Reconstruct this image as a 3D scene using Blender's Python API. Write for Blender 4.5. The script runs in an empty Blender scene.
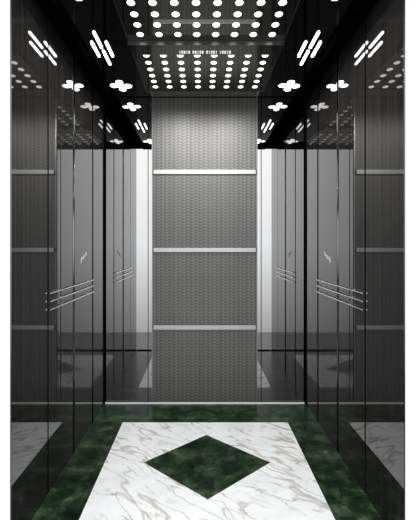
import bpy, bmesh, math, random
from mathutils import Vector, Matrix
random.seed(7)
S = bpy.context.scene
COL = S.collection

# ------------------------------------------------------------------ sizes (metres)
HW = 0.774            # half width of the car
YB = 3.0806           # rear wall
YF = 1.577            # open front
H = 2.3566            # ceiling
J1, J2 = 2.7496, 1.9533   # joints between side wall panels
EYE = 1.209

# ------------------------------------------------------------------ materials
def new_mat(name):
    m = bpy.data.materials.new(name); m.use_nodes = True
    nt = m.node_tree
    return m, nt, nt.nodes['Principled BSDF']

def simple(name, col, rough=.4, metal=0., ior=1.5, spec=None, emit=None, es=0.):
    m, nt, b = new_mat(name)
    b.inputs['Base Color'].default_value = (*col, 1)
    b.inputs['Roughness'].default_value = rough
    b.inputs['Metallic'].default_value = metal
    b.inputs['IOR'].default_value = ior
    if emit:
        b.inputs['Emission Color'].default_value = (*emit, 1)
        b.inputs['Emission Strength'].default_value = es
    if spec is not None:
        b.inputs['Specular IOR Level'].default_value = spec
    return m

def N(nt, t, **kw):
    n = nt.nodes.new(t)
    for k, v in kw.items(): setattr(n, k, v)
    return n

def math_node(nt, op, a, b=None, c=None):
    n = N(nt, 'ShaderNodeMath', operation=op)
    for i, v in enumerate((a, b, c)):
        if v is None: continue
        if isinstance(v, (int, float)): n.inputs[i].default_value = v
        else: nt.links.new(v, n.inputs[i])
    return n.outputs[0]

def ramp(nt, fac, stops, interp='LINEAR'):
    r = N(nt, 'ShaderNodeValToRGB')
    r.color_ramp.interpolation = interp
    els = r.color_ramp.elements
    while len(els) < len(stops): els.new(.5)
    for e, (p, c) in zip(els, stops):
        e.position = p; e.color = (*c, 1)
    nt.links.new(fac, r.inputs[0])
    return r.outputs[0]

def world_pos(nt):
    return N(nt, 'ShaderNodeNewGeometry').outputs['Position']

def mapping(nt, vec, scale=(1,1,1), rot=(0,0,0), loc=(0,0,0)):
    mp = N(nt, 'ShaderNodeMapping')
    mp.inputs['Scale'].default_value = scale
    mp.inputs['Rotation'].default_value = rot
    mp.inputs['Location'].default_value = loc
    nt.links.new(vec, mp.inputs[0])
    return mp.outputs[0]

def noise(nt, vec, scale, detail=4, rough=.5, dist=0.):
    n = N(nt, 'ShaderNodeTexNoise')
    n.inputs['Scale'].default_value = scale
    n.inputs['Detail'].default_value = detail
    n.inputs['Roughness'].default_value = rough
    n.inputs['Distortion'].default_value = dist
    nt.links.new(vec, n.inputs['Vector'])
    return n.outputs['Fac']

def mix(nt, fac, a, b, mode='MIX'):
    n = N(nt, 'ShaderNodeMix', data_type='RGBA', blend_type=mode)
    for s, v in ((n.inputs[0], fac), (n.inputs[6], a), (n.inputs[7], b)):
        if isinstance(v, (int, float)): s.default_value = v
        elif isinstance(v, tuple): s.default_value = (*v, 1)
        else: nt.links.new(v, s)
    return n.outputs[2]

# dark tinted glass of the side walls, faint vertical brushing behind the gloss
def wall_glass():
    m, nt, b = new_mat('dark_gloss_panel')
    p = mapping(nt, world_pos(nt), (1, 42, .5))
    f = noise(nt, p, 1.0, 3, .6)
    c = ramp(nt, f, [(.3, (.005, .0048, .0045)), (.7, (.014, .013, .0125))])
    nt.links.new(c, b.inputs['Base Color'])
    b.inputs['Roughness'].default_value = .012
    b.inputs['IOR'].default_value = 1.72
    return m

def ceiling_gloss():
    m, nt, b = new_mat('black_gloss_ceiling')
    b.inputs['Base Color'].default_value = (.004, .004, .004, 1)
    b.inputs['Roughness'].default_value = .03
    b.inputs['IOR'].default_value = 1.5
    return m

# etched metal with columns of slanted dashes
def etched():
    m, nt, b = new_mat('etched_herringbone_metal')
    sep = N(nt, 'ShaderNodeSeparateXYZ'); nt.links.new(world_pos(nt), sep.inputs[0])
    x, z = sep.outputs['X'], sep.outputs['Z']
    u = math_node(nt, 'DIVIDE', x, .033)
    tri = math_node(nt, 'PINGPONG', u, 1.0)
    v = math_node(nt, 'DIVIDE', z, .0235)
    ph = math_node(nt, 'ADD', v, math_node(nt, 'MULTIPLY', tri, .7))
    s = math_node(nt, 'SINE', math_node(nt, 'MULTIPLY', ph, 2*math.pi))
    s = math_node(nt, 'MULTIPLY_ADD', s, .5, .5)
    colm = math_node(nt, 'SINE', math_node(nt, 'MULTIPLY', u, 2*math.pi))
    colm = math_node(nt, 'MULTIPLY_ADD', colm, .5, .5)
    big = noise(nt, mapping(nt, world_pos(nt), (26, 1, .35)), 1.5, 3, .7)
    fac = math_node(nt, 'ADD', math_node(nt, 'MULTIPLY', s, .34), math_node(nt, 'MULTIPLY', colm, .26))
    fac = math_node(nt, 'ADD', fac, math_node(nt, 'MULTIPLY', big, .5))
    c = ramp(nt, fac, [(.10, (.020, .0193, .018)), (.95, (.105, .102, .096))])
    nt.links.new(c, b.inputs['Base Color'])
    b.inputs['Metallic'].default_value = .35
    b.inputs['Roughness'].default_value = .5
    bp = N(nt, 'ShaderNodeBump'); bp.inputs['Strength'].default_value = .25
    bp.inputs['Distance'].default_value = .001
    nt.links.new(fac, bp.inputs['Height']); nt.links.new(bp.outputs[0], b.inputs['Normal'])
    return m

def white_marble():
    m, nt, b = new_mat('white_veined_marble')
    pos = world_pos(nt)
    warp = noise(nt, pos, 3.2, 5, .6)
    wv = N(nt, 'ShaderNodeCombineXYZ')
    w2 = noise(nt, mapping(nt, pos, loc=(7, 3, 0)), 3.0, 5, .6)
    nt.links.new(math_node(nt, 'MULTIPLY', warp, .16), wv.inputs[0])
    nt.links.new(math_node(nt, 'MULTIPLY', w2, .16), wv.inputs[1])
    add = N(nt, 'ShaderNodeVectorMath', operation='ADD')
    nt.links.new(pos, add.inputs[0]); nt.links.new(wv.outputs[0], add.inputs[1])
    def veins(scale, sx, sy, rot, width, off):
        q = mapping(nt, mapping(nt, add.outputs[0], rot=(0, 0, rot)), (sx, sy, 1), loc=off)
        n = noise(nt, q, scale, 2, .5)
        d = math_node(nt, 'ABSOLUTE', math_node(nt, 'SUBTRACT', n, .5))
        return ramp(nt, d, [(0, (1, 1, 1)), (width, (0, 0, 0))])
    ang = math.radians(44)
    v1 = veins(3.0, .5, 2.0, ang, .016, (0, 0, 0))
    v2 = veins(6.0, .5, 1.8, ang - .25, .024, (3, 1, 0))
    mask = ramp(nt, noise(nt, pos, 4.5, 3, .6), [(.42, (0, 0, 0)), (.62, (1, 1, 1))])
    v2m = mix(nt, 1.0, v2, mask, 'MULTIPLY')
    base = ramp(nt, noise(nt, add.outputs[0], 5, 5, .6), [(.3, (.82, .85, .84)), (.55, (.95, .96, .96))])
    c = mix(nt, math_node(nt, 'MULTIPLY', v1, .62), base, (.34, .28, .22))
    c = mix(nt, math_node(nt, 'MULTIPLY', v2m, .8), c, (.34, .25, .17))
    blot = ramp(nt, noise(nt, add.outputs[0], 13, 5, .7), [(.57, (0, 0, 0)), (.68, (1, 1, 1))])
    blot = mix(nt, 1.0, blot, mask, 'MULTIPLY')
    c = mix(nt, math_node(nt, 'MULTIPLY', blot, .7), c, (.42, .37, .33))
    nt.links.new(c, b.inputs['Base Color'])
    b.inputs['Roughness'].default_value = .22
    b.inputs['Specular IOR Level'].default_value = .25
    return m

def green_marble():
    m, nt, b = new_mat('dark_green_marble')
    pos = world_pos(nt)
    n1 = noise(nt, pos, 8, 9, .74, .25)
    c = ramp(nt, n1, [(.36, (.002, .006, .004)), (.48, (.010, .024, .011)), (.57, (.034, .058, .030)), (.70, (.12, .15, .09))])
    nt.links.new(c, b.inputs['Base Color'])
    b.inputs['Roughness'].default_value = .28
    b.inputs['Specular IOR Level'].default_value = .12
    return m

M = dict(
    glass=wall_glass(), ceil=ceiling_gloss(), etched=etched(), marble=white_marble(), green=green_marble(),
    black=simple('matte_black', (.002, .002, .002), .8, spec=.0),
    groove=simple('black_groove', (.001, .001, .001), .9, spec=0.),
    mirror=simple('dark_mirror_glass', (.205, .200, .196), .0, 1.0),
    steel=simple('satin_steel', (.27, .27, .265), .4, .5),
    rail=simple('polished_steel', (.75, .75, .74), .18, 1.0),
    bead=simple('polished_dark_bead', (.13, .13, .13), .08, 1.0),
    frame=simple('dark_steel_frame', (.16, .16, .155), .3, .9),
    plate=simple('dark_ceiling_plate', (.27, .27, .26), .025, 1.0),
    lens=simple('lit_lens', (.9, .9, .9), .4, emit=(1, 1, .98), es=2.2),
    lamp=simple('bright_lamp_bar', (.9, .9, .9), .4, emit=(1, 1, 1), es=9.0),
    slot=simple('lit_vent_slot', (.9, .9, .9), .4, emit=(1, 1, .98), es=.75),
    emblem=simple('etched_emblem', (.40, .40, .40), .5, .0),
    ledge=simple('grey_ledge_metal', (.85, .85, .83), .2, 1.0),
    skirt=simple('bright_skirting_metal', (.62, .62, .60), .5, .0),
    landing=simple('grey_landing_stone', (.42, .42, .42), .5),
)

# ------------------------------------------------------------------ mesh helpers
def box(bm, x0, x1, y0, y1, z0, z1, bev=0.):
    r = bmesh.ops.create_cube(bm, size=1)
    vs = r['verts']
    for v in vs:
        v.co = Vector(((x0+x1)/2 + v.co.x*(x1-x0), (y0+y1)/2 + v.co.y*(y1-y0), (z0+z1)/2 + v.co.z*(z1-z0)))
    if bev:
        es = list({e for v in vs for e in v.link_edges})
        bmesh.ops.bevel(bm, geom=es, offset=bev, segments=2, affect='EDGES', profile=.6)

def prism(bm, pts, z0, z1):
    lo = [bm.verts.new((x, y, z0)) for x, y in pts]
    hi = [bm.verts.new((x, y, z1)) for x, y in pts]
    n = len(pts)
    bm.faces.new(lo[::-1]); bm.faces.new(hi)
    for i in range(n):
        bm.faces.new((lo[i], lo[(i+1) % n], hi[(i+1) % n], hi[i]))

def tube(bm, a, b, r, seg=16):
    a, b = Vector(a), Vector(b); d = b - a
    q = d.to_track_quat('Z', 'Y').to_matrix().to_4x4()
    bmesh.ops.create_cone(bm, cap_ends=True, segments=seg, radius1=r, radius2=r, depth=d.length,
                          matrix=Matrix.Translation((a+b)/2) @ q)

def dome(bm, c, rx, ry, depth, seg=20, rings=4):
    # shallow lens bulging downward
    c = Vector(c); prev = None
    for k in range(rings):
        t = k/rings*math.pi/2
        ring = [bm.verts.new(c + Vector((rx*math.cos(t)*math.cos(2*math.pi*i/seg), ry*math.cos(t)*math.sin(2*math.pi*i/seg), -depth*math.sin(t)))) for i in range(seg)]
        if prev:
            for i in range(seg): bm.faces.new((prev[i], ring[i], ring[(i+1) % seg], prev[(i+1) % seg]))
        else:
            bm.faces.new(ring)
        prev = ring
    tip = bm.verts.new(c + Vector((0, 0, -depth)))
    for i in range(seg): bm.faces.new((prev[i], tip, prev[(i+1) % seg]))

def capsule_pts(L, w, ang=0, n=8):
    pts = []
    for s, a0 in ((1, -math.pi/2), (-1, math.pi/2)):
        for i in range(n+1):
            a = a0 + math.pi*i/n
            pts.append((s*(L-w)/2 + w/2*math.cos(a), w/2*math.sin(a)))
    ca, sa = math.cos(ang), math.sin(ang)
    return [(x*ca - y*sa, x*sa + y*ca) for x, y in pts]

def obj(name, bm, mat, parent=None, loc=None, smooth=False):
    bmesh.ops.recalc_face_normals(bm, faces=bm.faces)
    if loc is not None:
        bmesh.ops.translate(bm, verts=bm.verts, vec=-Vector(loc))
    me = bpy.data.meshes.new(name); bm.to_mesh(me); bm.free()
    me.materials.append(mat)
    if smooth:
        for p in me.polygons: p.use_smooth = True
    o = bpy.data.objects.new(name, me); COL.objects.link(o)
    if loc is not None: o.location = loc
    if parent:
        o.parent = parent
    return o

def B(*boxes, bev=0.):
    bm = bmesh.new()
    for b in boxes: box(bm, *b, bev=bev)
    return bm

def tag(o, label, cat, group=None, kind=None):
    o['label'] = label; o['category'] = cat
    if group: o['group'] = group
    if kind: o['kind'] = kind
    return o

def empty(name, loc=(0, 0, 0)):
    o = bpy.data.objects.new(name, None); COL.objects.link(o); o.location = loc
    o.empty_display_size = .1
    return o

def copy_tree(o, parent=None):
    c = o.copy(); COL.objects.link(c); c.parent = parent
    for ch in o.children: copy_tree(ch, c)
    return c

# ------------------------------------------------------------------ floor
FX, FY0, FY1 = .566, 1.727, 2.742        # white marble field
fl = obj('floor', B((-FX, FX, FY0, FY1, -.03, 0)), M['marble'])
# cut the diamond out of the white slab by laying it as four corner pieces
bpy.data.objects.remove(fl)
CX, CY, DX, DY = .005, 2.234, .354, .326
bm = bmesh.new()
cor = [(-FX, FY0), (FX, FY0), (FX, FY1), (-FX, FY1)]
tips = [(CX, CY-DY), (CX+DX, CY), (CX, CY+DY), (CX-DX, CY)]
mids = [(CX, FY0), (FX, CY), (CX, FY1), (-FX, CY)]
for k in range(4):
    m0, m1 = mids[k], mids[(k+1) % 4]; c = cor[(k+1) % 4]
    t0, t1 = tips[k], tips[(k+1) % 4]
    prism(bm, [m0, c, m1, t1, t0], -.03, 0)
fl = obj('floor', bm, M['marble'])
tag(fl, 'polished white marble floor with brown veins and green marble inlay', 'floor', kind='structure')
bm = bmesh.new(); prism(bm, tips, -.03, 0)
o = obj('diamond_inlay', bm, M['green'], fl); o['label'] = 'dark green marble diamond inlay'
o = obj('floor_border', B((-HW, HW, FY1, YB, -.03, 0), (-HW, HW, YF, FY0, -.03, 0),
                        (-HW, -FX, FY0, FY1, -.03, 0), (FX, HW, FY0, FY1, -.03, 0)), M['green'], fl)
o['label'] = 'dark green marble floor border'
o = obj('door_sill', B((-HW, HW, YF-.09, YF-.001, -.03, 0)), M['black'], fl)
o = obj('landing', B((-1.5, 1.5, .55, YF-.091, -.05, -.002)), M['landing'], fl); o['label'] = 'plain grey landing outside the car'

# ------------------------------------------------------------------ side walls
def side_wall(s, name):
    T = .003
    x_in, x_mid, x_out = s*HW, s*(HW+.003), s*(HW+.005)
    w = obj(name, B((min(x_mid, x_out), max(x_mid, x_out), YF, YB, -.03, H)), M['groove'])
    tag(w, ('left' if s < 0 else 'right') + ' side wall of dark mirror-gloss panels with thin black joints', 'wall', kind='structure')
    g = .0045
    g2, g1 = .008, .015
    for a, b in ((YF, J2-g2), (J2+g2, J1-g1), (J1+g1, YB-.013)):
        obj('panel', B((min(x_in, x_mid), max(x_in, x_mid), a, b, 0.0, H-.001)), M['glass'], w)
    return w
side_wall(-1, 'wall_left'); side_wall(1, 'wall_right')

# rounded vertical bead on the middle panel of each side wall
def bead(s, name):
    yb = 2.345
    bm = bmesh.new()
    n = 14; r = .007
    lo, hi = [], []
    for i in range(n+1):
        a = -math.pi/2 + math.pi*i/n
        x = s*(HW - .0002) - s*r*.8*math.cos(a); y = yb + r*math.sin(a)
        lo.append(bm.verts.new((x, y, .0))); hi.append(bm.verts.new((x, y, H-.04)))
    for i in range(n): bm.faces.new((lo[i], lo[i+1], hi[i+1], hi[i]))
    bm.faces.new(lo); bm.faces.new(hi)
    o = obj(name, bm, M['bead'], smooth=False)
    for p in o.data.polygons: p.use_smooth = len(p.vertices) == 4
    tag(o, 'thin polished vertical bead on the ' + ('left' if s < 0 else 'right') + ' wall', 'trim', kind='structure')
bead(-1, 'trim_1'); bead(1, 'trim_2')

# corner posts between side walls and rear mirrors
for s, n in ((-1, 'trim_3'), (1, 'trim_4')):
    x0, x1 = sorted((s*HW, s*(HW-.011)))
    tag(obj(n, B((x0, x1, YB-.012, YB, 0, H)), M['groove']), ('left' if s < 0 else 'right')+' black rear corner strip', 'trim', kind='structure')

# black cornice along each wall top
for s, n in ((-1, 'trim_5'), (1, 'trim_6')):
    x0, x1 = sorted((s*HW, s*(HW-.072)))
    tag(obj(n, B((x0, x1, YF, YB-.013, H-.036, H)), M['black']), ('left' if s < 0 else 'right')+' matte black cornice under the ceiling', 'trim', kind='structure')

# front header beam
tag(obj('trim_7', B((-HW+.073, HW-.073, YF, YF+.03, H-.042, H)), M['black']), 'black header beam over the car entrance', 'trim', kind='structure')

# ------------------------------------------------------------------ rear wall
w = obj('wall_back', B((-HW-.005, HW+.005, YB+.004, YB+.03, 0, H)), M['black'])
tag(w, 'rear wall behind the mirrors and the etched centre panel', 'wall', kind='structure')
CXL, CXR = -.4075, .403
for s in (-1, 1):
    root = empty('wall_mirror', (s*.6, YB+.004, 0))
    tag(root, ('left' if s < 0 else 'right') + ' tall rear wall mirror beside the etched metal panel', 'mirror', 'rear wall mirrors')
    inner = CXL if s < 0 else CXR
    jx = inner + s*.030
    def mbox(a, b):
        a, b = sorted((a, b)); return (a, b, YB, YB+.004, .014, H-.006)
    mo = obj('mirror_panel', B(mbox(s*(HW-.012), jx+s*.003)), M['mirror'], None)
    mo.parent = root; mo.matrix_parent_inverse = Matrix.Translation((-s*.6, -(YB+.004), 0))
    mo = obj('mirror_strip', B(mbox(jx-s*.003, inner+s*.0)), M['mirror'], None)
    mo.parent = root; mo.matrix_parent_inverse = Matrix.Translation((-s*.6, -(YB+.004), 0))

rails_z = [(246-py)/400*YB + EYE for py in (172.5, 250.0, 327.0)]   # heights of the three rails
root = empty('etched_wall_panel', (0, 0, 0))
tag(root, 'tall etched grey metal panel in the middle of the rear wall, crossed by three bright bars', 'panel')
lv = [.016] + sorted(rails_z) + [H-.004]
for k in range(4):
    a = lv[k] + (.019 if k else 0); b = lv[k+1] - (.019 if k < 3 else .0)
    if k == 3: b = H-.009
    obj('etched_sheet', B((CXL+.006, CXR-.006, YB-.010, YB+.003, a, b)), M['etched'], root)
for z in rails_z:
    obj('crossbar', B((CXL+.012, CXR-.012, YB-.024, YB-.0102, z-.017, z+.017), bev=.003), M['steel'], root)
obj('side_edge', B((CXL, CXL+.0055, YB-.012, YB+.003, .016, H-.006)), M['frame'], root)
obj('side_edge', B((CXR-.0055, CXR, YB-.012, YB+.003, .016, H-.006)), M['frame'], root)

tag(obj('baseboard_back', B((-HW+.013, HW-.013, YB-.022, YB-.013, 0, .0125)), M['skirt']), 'thin bright metal skirting at the foot of the rear wall', 'skirting', kind='structure')
# side edges tucked against rear corner keep a small shadow gap
# ------------------------------------------------------------------ ceiling
c = obj('ceiling', B((-HW-.005, HW+.005, YF, YB+.03, H, H+.06)), M['ceil'])
tag(c, 'black high gloss ceiling of the elevator car', 'ceiling', kind='structure')

PW = .4345
ROW2 = [2.397 + .0944*k for k in range(6)]
ROW1 = [2.159 - .0940*k for k in range(6)]
COLS = [(-3.5+k)*.1018 for k in range(8)]
def light_panel(y0, y1, rows, label, first=None):
    cy = (y0+y1)/2
    root = empty('ceiling_light_panel', (0, cy, H))
    tag(root, label, 'ceiling light', 'ceiling light panels')
    L = lambda bm: obj_local(bm)
    z0 = -.006
    obj('plate', B((-PW+.006, PW-.006, y0-cy+.006, y1-cy-.006, z0, 0)), M['plate'], root)
    obj('frame', B((-PW, -PW+.0055, y0-cy, y1-cy, z0-.003, 0), (PW-.0055, PW, y0-cy, y1-cy, z0-.003, 0),
                   (-PW+.0055, PW-.0055, y0-cy, y0-cy+.0055, z0-.003, 0), (-PW+.0055, PW-.0055, y1-cy-.0055, y1-cy, z0-.003, 0)), M['frame'], root)
    proto = None
    for y in rows:
        for x in COLS:
            if proto is None:
                bm = bmesh.new(); dome(bm, (0, 0, 0), .0195, .0225, .006)
                proto = obj('lens', bm, M['lens'], root, smooth=True)
                o = proto
            else:
                o = proto.copy(); COL.objects.link(o); o.parent = root
            o.location = (x, y-cy, z0+.0005)
    return root
light_panel(2.345, 2.965, ROW2, 'rear black ceiling panel dotted with round white lights, above the etched panel')
o = obj('ceiling_ledge', B((-.405, .402, 2.975, YB-.016, H-.004, H)), M['ledge'], bpy.data.objects['ceiling'])
light_panel(1.625, 2.212, ROW1, 'front black ceiling panel dotted with round white lights, nearest the entrance')

# bar between the panels with the row of small lit slots
root = empty('ceiling_vent', (0, 2.28, H))
tag(root, 'narrow black ceiling bar with a row of tiny lit slots between the dotted light panels', 'vent')
obj('cover', B((-PW, PW, -.060, .058, -.032, 0), bev=.002), M['plate'], root)
obj('edge_strip', B((-PW, PW, -.0645, -.0605, -.034, 0)), M['frame'], root)
xs = []; x = -.150
for gset in range(4):
    for k in range(5):
        xs.append((x, .0085 if (k+gset) % 3 else .004)); x += .0135
    x += .0105
for x, wd in xs:
    obj('slot', B((x-wd/2, x+wd/2, .006, .038, -.0335, -.0315)), M['slot'], root)

# ------------------------------------------------------------------ side spotlights
def cluster_long(x, y, label):
    root = empty('ceiling_spotlight', (x, y, H))
    tag(root, label, 'ceiling spotlight', 'four-bar ceiling spotlights')
    for dx, dy in ((0, -.105), (-.041, 0), (.041, 0), (0, .105)):
        bm = bmesh.new(); prism(bm, [(px+dx, py+dy) for px, py in capsule_pts(.178, .0135, math.pi/2)], -.006, 0)
        obj('lamp_bar', bm, M['lamp'], root)
def cluster_wide(x, y, label):
    root = empty('ceiling_spotlight', (x, y, H))
    tag(root, label, 'ceiling spotlight', 'four-lobed ceiling spotlights')
    for dx, dy, L in ((-.046, -.004, .062), (0, -.062, .05), (0, .062, .05), (.046, .004, .062), (0, 0, .045)):
        bm = bmesh.new(); dome(bm, (dx, dy, 0), L/2, .030, .009)
        obj('lamp_lobe', bm, M['lamp'], root, smooth=True)
for s, sn in ((-1, 'left'), (1, 'right')):
    cx = s*.602
    cluster_long(cx, 2.331, 'ceiling spotlight of four long slanting bars, %s side' % sn)
    cluster_wide(cx, 2.865, 'small clustered ceiling spotlight near the rear wall, %s side' % sn)
    cluster_wide(cx*.985, 1.775, 'small clustered ceiling spotlight near the entrance, %s side' % sn)

# ------------------------------------------------------------------ handrails
def handrail(s, name_side):
    root = empty('handrail', (s*HW, (J1+J2)/2, .94))
    tag(root, 'three thin steel rails on the %s wall beside the rear corner mirror' % name_side, 'handrail', 'wall handrails')
    y0, y1 = J2+.008-(J1+J2)/2, J1-.015-(J1+J2)/2
    X = -s*.012
    for z in (.037, -.003, -.044):
        bm = bmesh.new(); tube(bm, (X, y0, z), (X, y1, z), .0034)
        obj('rail', bm, M['rail'], root, smooth=False)
    for y, z in ((y0+.13, .037), (y0+.18, -.044), (y1-.10, .037), (y1-.12, -.044), (y0+.15, -.003), (y1-.11, -.003)):
        bm = bmesh.new(); tube(bm, (0, y, z), (X-(-s)*.0, y, z), .0042)
        tube(bm, (-s*.0005, y, z), (-s*.003, y, z), .007)
        obj('bracket', bm, M['steel'], root)
handrail(-1, 'left'); handrail(1, 'right')

# small slanted-stroke emblems on the side walls
for s, sn in ((-1, 'left'), (1, 'right')):
    yy = 2.54
    root = empty('wall_emblem', (s*HW, yy, 1.139))
    tag(root, 'tiny pale emblem of slanted strokes above the handrail, %s wall' % sn, 'emblem', 'small wall emblems')
    for k, (dy, dz, h) in enumerate(((-.048, -.016, .036), (0, .0, .026), (.048, .018, .026))):
        bm = bmesh.new()
        a, b = .014, h/2
        xs_ = sorted((-s*.0003, -s*.0015))
        vs = []
        for xx in xs_:
            vs.append([bm.verts.new((xx, dy+p, dz+q)) for p, q in ((-a-.012, -b), (a-.012, -b), (a+.012, b), (-a+.012, b))])
        bm.faces.new(vs[0]); bm.faces.new(vs[1])
        for i in range(4): bm.faces.new((vs[0][i], vs[0][(i+1) % 4], vs[1][(i+1) % 4], vs[1][i]))
        obj('stroke', bm, M['emblem'], root)

# ------------------------------------------------------------------ light
def spot(loc, e, size=140, blend=.9, r=.012, target=None):
    l = bpy.data.lights.new('spot', 'SPOT'); l.energy = e; l.spot_size = math.radians(size); l.spot_blend = blend
    l.shadow_soft_size = r; l.color = (1, 1, 1)
    o = bpy.data.objects.new('spot', l); COL.objects.link(o); o.location = loc
    if target: o.rotation_euler = (Vector(target)-Vector(loc)).to_track_quat('-Z', 'Y').to_euler()
    return o
for y in (1.80, 2.18, 2.50):
    for x in (-.2, .2):
        spot((x, y, H-.06), 17, 176, .35, .0)

w = bpy.data.worlds.new('World'); S.world = w; w.use_nodes = True
nt = w.node_tree; bg = nt.nodes['Background']
tc = N(nt, 'ShaderNodeTexCoord'); sep = N(nt, 'ShaderNodeSeparateXYZ'); nt.links.new(tc.outputs['Generated'], sep.inputs[0])
up = ramp(nt, math_node(nt, 'MULTIPLY_ADD', sep.outputs['Z'], .5, .5),
          [(.35, (.06, .06, .06)), (.39, (.34, .345, .35)), (.44, (.55, .565, .58)), (.50, (.80, .83, .86)), (.60, (.95, .965, .98)), (.68, (.94, .97, 1.0)), (.74, (.12, .12, .12))])
fr = ramp(nt, math_node(nt, 'MULTIPLY_ADD', sep.outputs['Y'], .5, .5), [(.45, (0, 0, 0)), (.52, (1, 1, 1))])
up = mix(nt, 1.0, up, (4.7, 4.7, 4.7), 'MULTIPLY')
col = mix(nt, fr, up, (1.0, 1.0, 1.0))
nt.links.new(col, bg.inputs[0]); bg.inputs[1].default_value = 1.02

# ------------------------------------------------------------------ camera
cd = bpy.data.cameras.new('camera'); cam = bpy.data.objects.new('camera', cd); COL.objects.link(cam)
cam.location = (-.0225, 0, EYE); cam.rotation_euler = (math.pi/2, 0, 0)
cd.sensor_fit = 'HORIZONTAL'; cd.sensor_width = 36; cd.lens = 36*400/416
cd.shift_x = 6/416; cd.shift_y = -14/416
cd.clip_start = .02
S.camera = cam
S.view_settings.view_transform = 'Standard'
S.view_settings.look = 'None'
S.cycles.max_bounces = 14; S.cycles.glossy_bounces = 12; S.cycles.diffuse_bounces = 4
S.cycles.sample_clamp_indirect = 4
S.cycles.use_denoising = True
